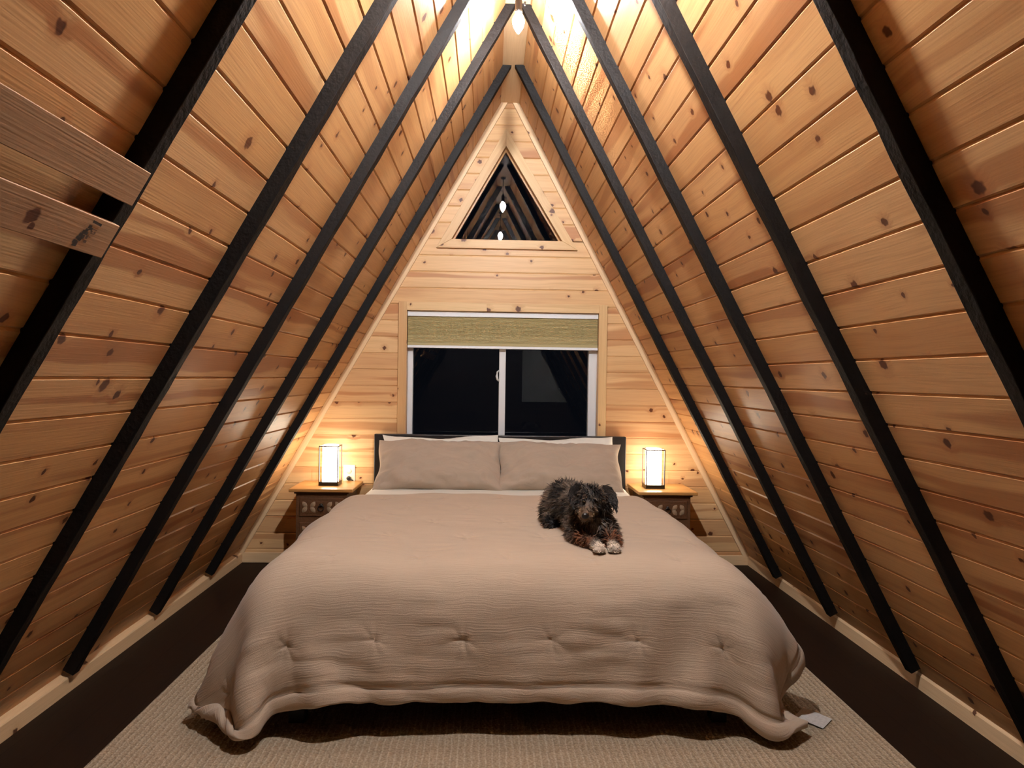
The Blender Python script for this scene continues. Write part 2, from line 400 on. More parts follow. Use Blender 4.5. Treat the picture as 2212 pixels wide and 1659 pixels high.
# two raw boards nailed across the left rafters
def raw_board(sa,sb,y0,y1,label,stamp):
    th=.016; mb=MB(); rr=random.random()
    c=lambda s,y,o: slope_pt(-1,s,y,o)
    P=[c(sa,y0,.041),c(sb,y0,.041),c(sb,y0,.041+th),c(sa,y0,.041+th)]; Q=[c(sa,y1,.041),c(sb,y1,.041),c(sb,y1,.041+th),c(sa,y1,.041+th)]
    mb.face(P,[(sa,0),(sb,0),(sb,.02),(sa,.02)],rr); mb.face(Q[::-1],[(sa,0),(sb,0),(sb,.02),(sa,.02)],rr)
    for i in range(4):
        j=(i+1)%4; w=abs(sb-sa) if i%2==0 else th
        mb.face([P[i],P[j],Q[j],Q[i]],[(y0,0),(y0,w),(y1,w),(y1,0)],rr)
    o=tag(mb.build('pine_board',M['pine_raw'],bevel=.0015),label,'board','raw boards nailed to the left rafters')
    if stamp:
        off=.041+th+.0006
        def mark(poly,mb): mb.face([c(sa+(sb-sa)*v,y1-u,off) for u,v in poly])
        # grade stamp: a bold bar near the top edge and a column of smudged characters running down the board
        m1=MB(); mark([(.082,.90),(.054,.87),(.054,.80),(.082,.83)],m1)
        for (u,v,du,dv) in ((.086,.75,.009,.055),(.081,.70,.010,.05),(.089,.64,.009,.05),(.094,.58,.010,.06),(.086,.55,.009,.05),(.098,.48,.010,.055),(.091,.45,.010,.06),(.101,.38,.009,.05),(.094,.35,.009,.05),(.104,.27,.010,.06),(.098,.24,.008,.05),(.101,.18,.012,.05)):
            mark([(u,v),(u-du,v),(u-du*.9,v-dv*1.7),(u+du*.1,v-dv*1.7)],m1)
        m1.build('grade_stamp',M['ink'],o)
        m2=MB()
        for (u,v,du,dv) in ((.072,.68,.014,.02),(.074,.62,.006,.05),(.064,.62,.006,.05),(.072,.56,.014,.02),(.078,.47,.006,.10),(.071,.46,.006,.03),(.077,.33,.008,.07)):
            mark([(u,v),(u-du,v),(u-du,v-dv),(u,v-dv)],m2)
        m2.build('stamp_letters',M['ink2'],o)
    return o
def s_of(z,off): return (z+off*WL/LL)*LL/H
raw_board(s_of(1.4715,.04),s_of(1.533,.04),-.3,1.340,'raw pine board across the left rafters, upper of the two and unmarked',False)
raw_board(s_of(1.3745,.04),s_of(1.434,.04),-.3,1.340,'raw pine board across the left rafters, lower of the two, with a black stamp',True)

# ------------------------------------------------------------------ lower window
w1=bpy.data.objects.new('window_1',None); w1.location=(0,YW,0); link(w1); tag(w1,kind='structure')
def sub(mb,name,mat,parent,**k):
    o=mb.build(name,mat,parent,**k); o.matrix_parent_inverse=Matrix.Translation(-Vector(parent.location)); return o
mb=MB(); cw=.052
mb.box(WX0-cw,WX0,YW-.017,YW,WZ0-.05,WZ1+cw,ax='z'); mb.box(WX1,WX1+cw,YW-.017,YW,WZ0-.05,WZ1+cw,ax='z')
mb.box(WX0,WX1,YW-.017,YW,WZ1,WZ1+cw,ax='x'); mb.box(WX0-.05,WX1+.05,YW-.03,YW,WZ0-.03,WZ0,ax='x')
sub(mb,'casing',M['pine_casing'],w1,bevel=.0025)
yf=YW+.05                                        # front plane of the vinyl frame
fx0,fx1=WX0+.002,WX1-.002
mb=MB()
mb.box(fx0,fx0+.032,yf,yf+.06,WZ0,WZ1); mb.box(fx1-.050,fx1,yf,yf+.06,WZ0,WZ1); mb.box(fx0,fx1,yf,yf+.06,WZ1-.04,WZ1); mb.box(fx0,fx1,yf,yf+.06,WZ0,WZ0+.045)
sub(mb,'window_frame',M['vinyl'],w1,bevel=.003)
mb=MB(); mb.box(-.0455,-.0045,yf-.006,yf+.04,WZ0+.03,WZ1-.03)
mull=sub(mb,'meeting_rail',M['vinyl'],w1,bevel=.003)
mb=MB(); mb.tube([(-.047,yf-.008,1.135),(-.056,yf-.018,1.145),(-.060,yf-.021,1.165),(-.056,yf-.018,1.190),(-.047,yf-.008,1.200)],[.005,.007,.008,.006,.004],10)
la=mb.build('latch',M['vinyl'],mull)
def pane(x0,x1,y,name):
    mb=MB(); mb.box(x0,x1,y,y+.004,WZ0+.04,WZ1-.035); sub(mb,name,M['glass'],w1)
pane(fx0+.03,-.044,yf+.030,'glass'); pane(-.006,fx1-.048,yf+.030,'glass')

# blind
bl=empty('window_blind',(0,YW+.02,WZ1),'half raised olive pleated blind with white rails in the lower window','blind')
def sub2(mb,name,mat,p,**k): return sub(mb,name,mat,p,**k)
mb=MB(); mb.box(WX0+.002,WX1-.002,YW+.004,YW+.044,1.529,1.5625); sub2(mb,'headrail',M['alu'],bl,bevel=.003)
mb=MB(); P=[]
zt,zb=1.530,1.366; nz_=42
for i in range(nz_+1):
    z=zt+(zb-zt)*i/nz_; dy=(.0035 if i%2 else -.0015)*(1 if i<nz_-12 else .7)+.004*math.sin(math.pi*i/nz_)
    P.append([(WX0+.004,YW+.016-dy,z),(WX1-.004,YW+.016-dy,z)])
for i in range(nz_,-1,-1):
    z=zt+(zb-zt)*i/nz_; P.append([(WX0+.004,YW+.034,z),(WX1-.004,YW+.034,z)])
mb.grid(P,closeu=True,smooth=False); sub2(mb,'pleated_fabric',M['blind'],bl)
mb=MB(); mb.box(WX0+.003,WX1-.003,YW+.008,YW+.040,1.338,1.350); mb.box(WX0+.003,WX1-.003,YW+.005,YW+.043,1.334,1.340); sub2(mb,'bottom_rail',M['alu'],bl,bevel=.0015)
mb=MB(); mb.box(WX0+.003,WX1-.003,YW+.0085,YW+.039,1.350,1.367); sub2(mb,'fabric_hem',M['blind'],bl,bevel=.002)

# ------------------------------------------------------------------ triangular window
w2=bpy.data.objects.new('window_2',None); w2.location=(0,YW,2.0); link(w2); tag(w2,kind='structure')
def inset(poly,d):
    # offset a ccw triangle outward by d
    out=[]; n=len(poly)
    for i in range(n):
        p0,p1,p2=[Vector(poly[(i+k-1)%n]) for k in range(3)]
        a=(p1-p0).normalized(); b_=(p2-p1).normalized(); na=Vector((a.y,-a.x)); nb=Vector((b_.y,-b_.x))
        t=(na+nb); t=t/(1+na.dot(nb)); out.append(tuple(p1+t*d))
    return out
tri=[(TX0,TZ0),(TX1,TZ0),(TXC,TZ1)]; out=inset(tri,.055)
for i in range(3):
    j=(i+1)%3; mb=MB(); poly=[tri[i],out[i],out[j],tri[j]]
    A=[(p[0],YW-.017,p[1]) for p in poly]; B=[(p[0],YW,p[1]) for p in poly]; r=random.random()
    d=(Vector(tri[j])-Vector(tri[i])).normalized(); nrm=Vector((-d.y,d.x))
    uvq=[(Vector(p).dot(d),Vector(p).dot(nrm)) for p in poly]
    mb.face(A,uvq,r); mb.face(B[::-1],uvq[::-1],r)
    for a in range(4):
        b_=(a+1)%4; mb.face([A[a],A[b_],B[b_],B[a]],[uvq[a],uvq[b_],uvq[b_],uvq[a]],r)
    sub(mb,'casing',M['pine_casing'],w2,bevel=.002)
ins=inset(tri,-.010)
mb=MB()
for i in range(3):
    j=(i+1)%3; A=[(p[0],YW+.040,p[1]) for p in (tri[i],tri[j],ins[j],ins[i])]; B=[(p[0],YW+.06,p[1]) for p in (tri[i],tri[j],ins[j],ins[i])]
    mb.face(A,[(0,0),(.6,0),(.6,.01),(0,.01)],.2); mb.face(B)
    for a in range(4): mb.face([A[a],A[(a+1)%4],B[(a+1)%4],B[a]])
sub(mb,'glazing_stop',M['honey'],w2)
mb=MB()
for y in (YW+.06,YW+.078):
    A=[(p[0],y,p[1]) for p in tri]; B=[(p[0],y+.003,p[1]) for p in tri]; mb.face(A); mb.face(B[::-1])
    for a in range(3): mb.face([A[a],A[(a+1)%3],B[(a+1)%3],B[a]])
sub(mb,'glass',M['glass'],w2)

# ------------------------------------------------------------------ pendant bulbs on the ridge
def pendant(y,zb,label,glow='bulb'):
    t=empty('pendant_bulb',(-.010,y,ZR),label,'light bulb','bare bulbs hanging from the ridge')
    def p(mb,n,m,**k): return mb.build(n,m,t,**k)
    d=zb-ZR
    mb=MB(); mb.lathe([(0,0),(.024,0),(.024,-.006),(.018,-.014),(.004,-.016),(0,-.016)],n=20); p(mb,'canopy',M['metal'])
    mb=MB(); mb.tube([(0,0,-.01),(.001,0,d*.3),(0,0,d+.100)],.0028,8); p(mb,'cord',M['rubber'])
    mb=MB(); mb.lathe([(0,d+.104),(.006,d+.103),(.012,d+.094),(.0145,d+.085),(.0145,d+.052),(.0165,d+.050),(.0165,d+.040),(.013,d+.038),(0,d+.038)],n=20); so=p(mb,'socket',M['metal'])
    mb=MB(); mb.tube([(.012,0,d+.076),(.026,0,d+.076)],.0022,8); mb.tube([(.026,0,d+.0835),(.026,0,d+.0685)],.0042,8); mb.build('switch_key',M['metal'],so)
    mb=MB(); mb.lathe([(.0105,d+.040),(.013,d+.034),(.0205,d+.022),(.0245,d+.008),(.0240,d-.004),(.0205,d-.018),(.0145,d-.030),(.008,d-.040),(.003,d-.046),(0,d-.047)],n=10); p(mb,'bulb',M[glow])
    return t
pendant(2.90,2.606,'bare lit pendant bulb hanging from the ridge beam, at the top of the photo')
pendant(1.64,2.606,'bare lit pendant bulb nearer the viewer, seen as the lower reflection in the triangular window','bulb2')

# ------------------------------------------------------------------ bed
XC=-.040; HX=.745; YF=2.325; ZT=.500
bed=empty('bed_frame',(XC,3.3,0),'low espresso brown bed frame with a plain panel headboard under the window','bed')
def bp(mb,n,m,**k): return sub(mb,n,m,bed,**k)
mb=MB(); mb.box(-.800,.740,4.325,4.372,.16,.802); bp(mb,'headboard',M['espresso'],bevel=.004)
for x0 in (-.775,.690):
    mb=MB(); mb.box(x0,x0+.025,2.33,4.325,.15,.27); bp(mb,'side_rail',M['espresso'],bevel=.003)
mb=MB(); mb.box(-.775,.715,2.325,2.350,.15,.27); bp(mb,'foot_rail',M['espresso'],bevel=.003)
for x0,y0 in ((-.752,2.335),(.650,2.335)):
    mb=MB(); mb.box(x0,x0+.052,y0,y0+.052,.012,.15); bp(mb,'leg',M['espresso'],bevel=.003)
for x0 in (-.80,.69):
    mb=MB(); mb.box(x0,x0+.05,4.327,4.370,0.0,.16); bp(mb,'leg',M['espresso'],bevel=.003)
mb=MB(); mb.box(-.75,.69,2.35,4.32,.23,.26); bp(mb,'slat_base',M['espresso'])
mb=MB(); mb.box(XC-HX+.006,XC+HX-.006,YF+.008,4.318,.262,ZT-.004)
tag(mb.build('mattress',M['mattress'],bevel=.05),'white mattress hidden under the tan comforter','mattress')

# sum-of-waves noise for cloth detail
class Waves:
    def __init__(s,n,f0,f1,seed,aniso=(1,1)):
        r=np.random.RandomState(seed); a=r.rand(n)*2*np.pi; f=np.exp(r.uniform(np.log(f0),np.log(f1),n))
        s.k=np.stack([np.cos(a)*f*aniso[0],np.sin(a)*f*aniso[1]],1)*2*np.pi; s.p=r.rand(n)*2*np.pi; s.w=(f0/f)**.7; s.w/=np.sqrt((s.w**2).sum()/2)
    def __call__(s,u,v):
        o=0
        for k,p,w in zip(s.k,s.p,s.w): o=o+w*np.sin(k[0]*u+k[1]*v+p)
        return o
def grid_normals(P):
    du=np.gradient(P,axis=1); dv=np.gradient(P,axis=0); n=np.cross(du,dv); return n/(np.linalg.norm(n,axis=2,keepdims=True)+1e-12)
def upsample(P,k):
    # Catmull-Rom in both directions
    def up(A,ax):
        A=np.moveaxis(A,ax,0); n=len(A); t=np.linspace(0,n-1,(n-1)*k+1); i=np.minimum(t.astype(int),n-2); f=(t-i)[:,None,None]
        g=lambda j: A[np.clip(j,0,n-1)]
        p0,p1,p2,p3=g(i-1),g(i),g(i+1),g(i+2)
        o=.5*(2*p1+(p2-p0)*f+(2*p0-5*p1+4*p2-p3)*f*f+(3*p1-p0-3*p2+p3)*f**3); return np.moveaxis(o,0,ax)
    return up(up(P,0),1)
def sheet_obj(name, P, U, V, mat, thick, parent=None, offset=-1):
    n,m=P.shape[:2]
    me=bpy.data.meshes.new(name)
    idx=np.arange(n*m).reshape(n,m); q=np.stack([idx[:-1,:-1],idx[:-1,1:],idx[1:,1:],idx[1:,:-1]],-1).reshape(-1,4)
    me.from_pydata(P.reshape(-1,3).tolist(),[],q.tolist())
    uvl=me.uv_layers.new(name='UVMap'); li=np.empty(len(me.loops),dtype=np.int32); me.loops.foreach_get('vertex_index',li)
    uvl.data.foreach_set('uv',np.stack([U.reshape(-1)[li],V.reshape(-1)[li]],1).astype(np.float32).ravel())
    me.polygons.foreach_set('use_smooth',[True]*len(me.polygons)); me.materials.append(mat); me.update()
    o=bpy.data.objects.new(name,me); link(o,parent)
    s=o.modifiers.new('s','SOLIDIFY'); s.thickness=thick; s.offset=offset
    return o

# comforter: a quilt relaxed over the mattress with position based dynamics, then puffed and tufted
def drape(nx,ny,h,x0,y0,box,lean,rad,zf,steps,iters,seed,g=3.0,pull=.010):
    r=np.random.RandomState(seed)
    X,Y=np.meshgrid(x0+h*np.arange(nx),y0-h*np.arange(ny)); P=np.stack([X,Y,np.full_like(X,box[5]+rad+.012)],2); P[...,2]+=r.randn(ny,nx)*.001
    Vv=np.zeros_like(P); c=np.array([(box[0]+box[1])/2,(box[2]+box[3])/2,(box[4]+box[5])/2]); e=np.array([(box[1]-box[0])/2,(box[3]-box[2])/2,(box[5]-box[4])/2])
    cons=[]
    def add(di,dj,k):
        L0=h*math.hypot(di,dj)
        for par in range(2):
            I=np.arange(ny-abs(di)); J=np.arange(nx-abs(dj))
            if di: I=I[(I//di)%2==par]
            else: J=J[(J//abs(dj))%2==par]
            i0,i1=slice(None),slice(None)
            if dj>=0: a=np.ix_(I,J); b=np.ix_(I+di,J+dj)
            else: a=np.ix_(I,J+abs(dj)); b=np.ix_(I+di,J)
            cons.append((a,b,L0,k))
    add(1,1,.5);add(1,-1,.5);add(0,4,.09);add(4,0,.09);add(0,2,.3);add(2,0,.3);add(0,1,1);add(1,0,1)
    dt=1/40
    for it in range(steps):
        Vv[...,2]-=g*dt; Vv*=.96 if it<steps*.7 else .88
        Q=P+Vv*dt
        for _ in range(iters):
            for a,b,L0,k in cons:
                A=Q[a];B=Q[b]; d=B-A; l=np.sqrt((d*d).sum(2,keepdims=True))+1e-9
                cor=d*(.5*k*(l-L0)/l); Q[a]=A+cor; Q[b]=B-cor
            # rounded block whose sides spread towards the floor
            t=np.maximum(box[5]-Q[...,2],0)
            E=np.empty_like(Q); E[...,0]=e[0]+np.where(Q[...,0]<c[0],lean[0]*(1-np.exp(-t/.25)),lean[1]*np.sin(np.pi*np.minimum(t,.55)/.6)); E[...,1]=e[1]+lean[2]*(1-np.exp(-t/.3)); E[...,2]=e[2]
            d=Q-c; o=np.maximum(np.abs(d)-(E-.09),0); ln=np.sqrt((o*o).sum(2,keepdims=True))
            dist=ln-.09-rad; ins=dist[...,0]<0
            nrm=np.sign(d)*o; top=np.zeros_like(Q); top[...,2]=1
            nrm=np.where(ln>1e-6,nrm/(ln+1e-9),top)
            Q=np.where(ins[...,None],Q-nrm*dist,Q)
            hang=(~ins)&(Q[...,2]<box[5]-.12)
            Q[...,:2]-=nrm[...,:2]*(np.minimum(np.maximum(dist,0),.05)*np.where(hang,pull,0)[...,None])
            Q[...,:2]+=(P-Q)[...,:2]*np.where(ins[...,None],.3,0.0)
            fl=Q[...,2]<zf; Q[...,2]=np.where(fl,zf,Q[...,2]); Q[...,:2]=np.where(fl[...,None],Q[...,:2]*.5+P[...,:2]*.5,Q[...,:2])
        Vv=(Q-P)/dt; P=Q
    return P
h=.031
BX0,BX1=-.845,.745
OL,OR,OF=.392,.325,.350
YH=3.665
nx=int(round((BX1-BX0+OL+OR)/h))+1; ny=int(round((YH-YF+OF)/h))+1
CP=drape(nx,ny,h,BX0-OL,YH,(BX0,BX1,YF,4.32,-.4,ZT),(.105,.10,.06),.031,.044,120,11,3)
for _ in range(4):
    A_=CP.copy(); A_[1:-1,1:-1]=.5*CP[1:-1,1:-1]+.125*(CP[:-2,1:-1]+CP[2:,1:-1]+CP[1:-1,:-2]+CP[1:-1,2:])
    A_[-1,1:-1]=.5*CP[-1,1:-1]+.25*(CP[-1,:-2]+CP[-1,2:]); A_[1:-1,0]=.5*CP[1:-1,0]+.25*(CP[:-2,0]+CP[2:,0]); A_[1:-1,-1]=.5*CP[1:-1,-1]+.25*(CP[:-2,-1]+CP[2:,-1]); CP=A_
# side hems and foot corners: ease the cloth outward so it flares like a stuffed quilt
K=4
P=upsample(CP,K); NYU,NXU=P.shape[:2]
U=np.linspace(0,(nx-1)*h,NXU)[None,:].repeat(NYU,0); V=np.linspace(0,(ny-1)*h,NYU)[:,None].repeat(NXU,1)
nrm=grid_normals(P); 
if nrm[NYU//3,NXU//2,2]<0: nrm=-nrm
wa=Waves(40,1.2,6,11); wb=Waves(40,5,26,12,(.45,1.5)); wc=Waves(30,2,9,15)
dU=np.minimum(U,U.max()-U); dV=V.max()-V; edge=np.minimum(dU,dV)
puff=.004*wa(U,V)+.0016*wb(U,V)*np.clip(.4+.6*wc(U,V),0,1.6)
tu=.285; tv=.285
fu=(U-.06+tu/2)%tu-tu/2; row=np.floor((V-.095)/tv+.5); fv=V-.095-row*tv
fu=((U-.06-(row%2)*tu/2)+tu/2)%tu-tu/2
rr=np.hypot(fu,fv); inn=(edge>.07)
ang=np.arctan2(fv,fu)
tuft=-.007*np.exp(-(rr/.012)**2)-.004*np.exp(-(rr/.05)**2)*(1+.5*np.sin(7*ang+row))
tuft+= -.0018*np.exp(-(fv/.008)**2)*np.exp(-(fu/.06)**2)
puff=puff+tuft*inn*1.0
seam=np.exp(-((edge-.040)/.004)**2)+.8*np.exp(-((edge-.055)/.004)**2)
puff-=.0045*seam*(V>.15); puff+=.005*np.exp(-((edge-.018)/.016)**2)*(1+.5*wb(U*1.4,V))
P=P+nrm*puff[...,None]
P[...,2]=np.maximum(P[...,2],.032)
com=sheet_obj('comforter',P,U,V,M['comforter'],.020,offset=-1)
tag(com,'tan tufted gauze comforter draped over the bed down to the rug','comforter')
# care tag sewn to its right foot corner
Pf=P.reshape(-1,3); Pf=Pf[(Pf[:,0]>.55)&(Pf[:,1]<2.42)&(Pf[:,1]>2.33)&(Pf[:,2]<.22)]
k_=np.argmax(Pf[:,0]) if len(Pf) else None
tx=Pf[k_,0] if k_ is not None else .86
d1=Vector((.72,-.69)); d2=Vector((.69,.72)); o0=Vector((tx+.008,2.385))
T=[o0-d2*.045,o0+d2*.045,o0+d2*.045+d1*.095,o0-d2*.045+d1*.095]
mb=MB(); A=[(q.x,q.y,.0150+.010*(i in(0,1))) for i,q in enumerate(T)]; B=[(x,y,z+.0008) for x,y,z in A]
mb.face(A[::-1]); mb.face(B)
for i in range(4): mb.face([A[i],A[(i+1)%4],B[(i+1)%4],B[i]])
tg=mb.build('care_tag',M['tagm'],com); tg['label']='white printed care tag'

# white flat sheet showing at the head
def box_sheet(y0,y1,drop,z,hx,rad,n=90,m=26,seed=5):
    W2=hx+drop; out=np.zeros((m,n,3)); wv=Waves(30,1.5,9,seed); uu=np.linspace(-W2,W2,n); vv=np.linspace(y0,y1,m)
    flat=hx-rad
    for i,u in enumerate(uu):
        a=abs(u); sgn=1 if u>=0 else -1
        if a<flat: x,zz=a,z
        elif a<flat+rad*math.pi/2: t=(a-flat)/rad; x=flat+rad*math.sin(t); zz=z-rad*(1-math.cos(t))
        else: x=hx+.10*(a-flat-rad*math.pi/2); zz=z-rad-(a-flat-rad*math.pi/2)
        out[:,i]=np.stack([np.full(m,XC+sgn*x),vv,np.full(m,zz)],1)
    UU,VV=np.meshgrid(uu,vv); nn=grid_normals(out)
    if nn[m//2,n//2,2]<0: nn=-nn
    out+=nn*(.0016*wv(UU,VV))[...,None]
    return out,UU,VV
sp_,su,sv=box_sheet(3.50,4.300,.235,ZT+.009,HX+.014,.06)
sh=sheet_obj('flat_sheet',sp_,su,sv,M['white'],.004,offset=1); tag(sh,'white flat sheet showing between pillows and comforter','sheet')

# ------------------------------------------------------------------ pillows
def pillow(name,w,hh,t,mat,loc,lean,rz,seed,label,group,sag=.0):
    n,m=64,44; wv=Waves(40,2,7,seed); wf=Waves(50,7,24,seed+1); rows=[[],[]]
    u=np.sin(np.linspace(-np.pi/2,np.pi/2,n)); v=np.sin(np.linspace(-np.pi/2,np.pi/2,m)); UU,VV=np.meshgrid(u,v)
    bx=w/2*UU*(1-.055*(1-VV**2)**1.0*np.abs(UU)**3+.0); by=hh/2*VV*(1-.075*(1-UU**2)*np.abs(VV)**3)
    fat=((1-np.abs(UU)**2.6)*(1-np.abs(VV)**2.4)); fat=np.clip(fat,0,1)**.52
    # creases run in from the corners and edges
    rim=np.clip(1-fat,0,1)
    ang=np.arctan2(VV*hh,UU*w)
    crease=.011*np.sin(17*ang+2.5*wv(UU*.3,VV*.3))*rim**1.5*fat*2.0
    top=t/2*fat+fat**.5*(.007*wv(UU*.35,VV*.25)+.0048*wf(UU*.35,VV*.25))+crease
    bot=-t/2*fat*.9
    # slump: the lower half is fatter
    top*=1-.16*VV; 
    verts=[];faces=[]
    idx=np.zeros((2,m,n),int)
    for k,Z in ((0,top),(1,bot)):
        for j in range(m):
            for i in range(n):
                if k==1 and (i in (0,n-1) or j in (0,m-1)): idx[1,j,i]=idx[0,j,i]; continue
                idx[k,j,i]=len(verts); verts.append((bx[j,i]+.006*math.sin(5*v[j]+seed)*abs(u[i])**4,by[j,i]+sag*math.sin(2.2*u[i]+seed)+.004*math.sin(7*u[i]+seed*2),Z[j,i]))
    for k in range(2):
        for j in range(m-1):
            for i in range(n-1):
                f=(idx[k,j,i],idx[k,j,i+1],idx[k,j+1,i+1],idx[k,j+1,i]); faces.append(f if k==0 else f[::-1])
    R=Matrix.Rotation(rz,3,'Z')@Matrix.Rotation(lean,3,'X')
    me=bpy.data.meshes.new(name); me.from_pydata([tuple(R@Vector(q)) for q in verts],[],faces); me.validate()
    me.polygons.foreach_set('use_smooth',[True]*len(me.polygons)); me.materials.append(mat); me.update()
    o=bpy.data.objects.new(name,me); o.location=loc; link(o); return tag(o,label,'pillow',group)
R_=math.radians
pillow('sham_pillow',.74,.355,.155,M['sham'],(-.390,4.143,.641),R_(48),R_(1),21,'tan gauze pillow leaning on the headboard, left of the two tan ones','tan pillows in front',.004)
pillow('sham_pillow',.74,.350,.155,M['sham'],(.314,4.143,.637),R_(48),R_(-1.5),34,'tan gauze pillow leaning on the headboard, right of the two, behind the dog','tan pillows in front',.004)
pillow('sleeping_pillow',.70,.35,.07,M['white'],(-.392,4.236,.644),R_(64),R_(.5),43,'white pillow peeking out behind the left tan pillow','white pillows behind',.010)
pillow('sleeping_pillow',.70,.35,.07,M['white'],(.308,4.236,.640),R_(64),R_(-.5),56,'white pillow peeking out behind the right tan pillow','white pillows behind',.008)

# ------------------------------------------------------------------ nightstands
def nightstand(x0,x1,hingeside,label):
    y0,y1,zt=4.035,4.372,.510; xc=(x0+x1)/2
    t=empty('nightstand',(xc,(y0+y1)/2,0),label,'nightstand','carved wooden nightstands beside the bed')
    p=lambda mb,n,m,**k: sub(mb,n,m,t,**k)
    mb=MB(); mb.box(x0,x1,y0,y1,zt-.018,zt,ax='x'); p(mb,'top',M['honey'],bevel=.004)
    b0,b1=x0+.036,x1-.036; yb=y0+.028
    mb=MB(); mb.box(b0,b1,yb,y1-.004,.06,zt-.018); 
    mb.box(b0-.010,b1+.010,yb-.010,y1-.004,zt-.030,zt-.018)
    body=p(mb,'body',M['carved'],bevel=.003)
    for xx,yy in ((b0,yb),(b1-.035,yb),(b0,y1-.04),(b1-.035,y1-.04)):
        mb=MB(); mb.box(xx,xx+.035,yy,yy+.035,0,.06); p(mb,'foot',M['carved'],bevel=.003)
    # two carved drawers: raised frame, relief panel with leaves, ring pull
    for zc,hh in ((.405,.105),(.265,.105),(.130,.105)):
        dx0,dx1=b0+.022,b1-.022
        mb=MB(); mb.box(dx0,dx1,yb-.008,yb,zc-hh/2,zc+hh/2); dr=p(mb,'drawer',M['carved'],bevel=.003)
        mb=MB(); mb.box(dx0+.018,dx1-.018,yb-.011,yb-.008,zc-hh/2+.018,zc+hh/2-.018)
        rl0=mb.build('relief_panel',M['carved'],dr); mb=MB(); nleaf=5
        for k in range(nleaf):
            cx=dx0+.03+(dx1-dx0-.06)*k/(nleaf-1)
            if abs(cx-xc)<.018: continue
            for s_ in (-1,1):
                a=s_*R_(38)*(1 if k%2 else -1); P=[]
                for i in range(7):
                    f=i/6; wv=.0125*math.sin(math.pi*f)**.8+.0004
                    c0=Vector((cx,0,zc+s_*.014))+Vector((math.sin(a)*(f-.5)*.042,0,math.cos(a)*(f-.5)*.042)); q=Vector((math.cos(a),0,-math.sin(a)))*wv
                    P.append([(c0-q)+Vector((0,yb-.011,0)),c0+Vector((0,yb-.011-.0075*math.sin(math.pi*f),0)),(c0+q)+Vector((0,yb-.011,0))])
                mb.grid(P,smooth=True)
        rl=mb.build('carved_leaves',M['relief'],dr)
        mb=MB(); mb.lathe([(0,-.010),(.009,-.009),(.010,-.003),(.006,0)],c=(xc,yb-.011,zc+.012),n=16,axis='y')
        ring=[(xc+.0155*math.sin(2*math.pi*k/24),yb-.020,zc-.004+.0155*math.cos(2*math.pi*k/24)) for k in range(25)]
        mb.tube(ring,.0026,8,caps=False); rp=mb.build('ring_pull',M['metal'],dr)
    return t
nightstand(-1.232,-.870,1,'brown carved nightstand with ring pull, left of the bed by the outlet')
nightstand(.760,1.106,-1,'brown carved nightstand with honey coloured top, right of the bed')

# ------------------------------------------------------------------ lamps
def lamp(xc,yc,label,marks):
    z0=.510; a=.0565; hh=.232
    t=empty('table_lamp',(xc,yc,z0),label,'table lamp','paper lantern lamps on the nightstands')
    p=lambda mb,n,m,**k: mb.build(n,m,t,**k)
    mb=MB(); mb.box(-a,a,-a,a,0,.022); p(mb,'base',M['lampbase'],bevel=.0015)
    for sx in (-1,1):
        for sy in (-1,1):
            mb=MB(); c=(sx*(a-.0027),sy*(a-.0027)); mb.box(c[0]-.0027,c[0]+.0027,c[1]-.0027,c[1]+.0027,.022,hh); p(mb,'post',M['mahogany'])
    mb=MB(); w=.0022
    for s_ in (-1,1):
        mb.box(-a,a,s_*(a-w)-w,s_*(a-w)+w,hh-.005,hh); mb.box(s_*(a-w)-w,s_*(a-w)+w,-a,a,hh-.005,hh)
    p(mb,'top_rail',M['mahogany'])
    mb=MB(); P=[]; 
    def ring(r,z): 
        o=[]
        for k in range(20):
            an=2*math.pi*k/20; c,s_=math.cos(an),math.sin(an); e=2/3.2
            o.append((r*abs(c)**e*math.copysign(1,c),r*abs(s_)**e*math.copysign(1,s_),z))
        return o
    R=.0445
    mb.grid([ring(R,.023),ring(R,hh+.002),ring(R-.003,hh+.003),ring(R-.006,hh-.012),ring(.001,hh-.013)],closev=True); shd=p(mb,'paper_shade',M['shade'])
    # faint grey brush strokes on the paper
    rr=random.Random(marks)
    for (zc,sc) in (((.165,1.0),(.075,1.0)) if marks==1 else ((.055,1.1),)):
        mb=MB()
        for k in range(9):
            x0=rr.uniform(-.018,.018)*sc; z1=zc+rr.uniform(-.016,.016)*sc; an=rr.choice([0,.5,1.2,2.2,1.6]); l=rr.uniform(.004,.010); dx,dz=math.cos(an)*l,math.sin(an)*l; px,pz=-dz*.16,dx*.16
            y=-R-.0008
            mb.face([(x0-dx-px*.3,y,z1-dz-pz*.3),(x0+dx-px,y,z1+dz-pz),(x0+dx+px,y,z1+dz+pz),(x0-dx+px*.3,y,z1-dz+pz*.3)])
        mb.build('brush_mark',M['paperink'],shd)
    return t
lamp(-1.037,4.215,'lit paper lantern lamp in a mahogany frame, left of the bed beside the outlet',1)
lamp(.886,4.215,'lit paper lantern lamp in a mahogany frame, right of the bed',2)

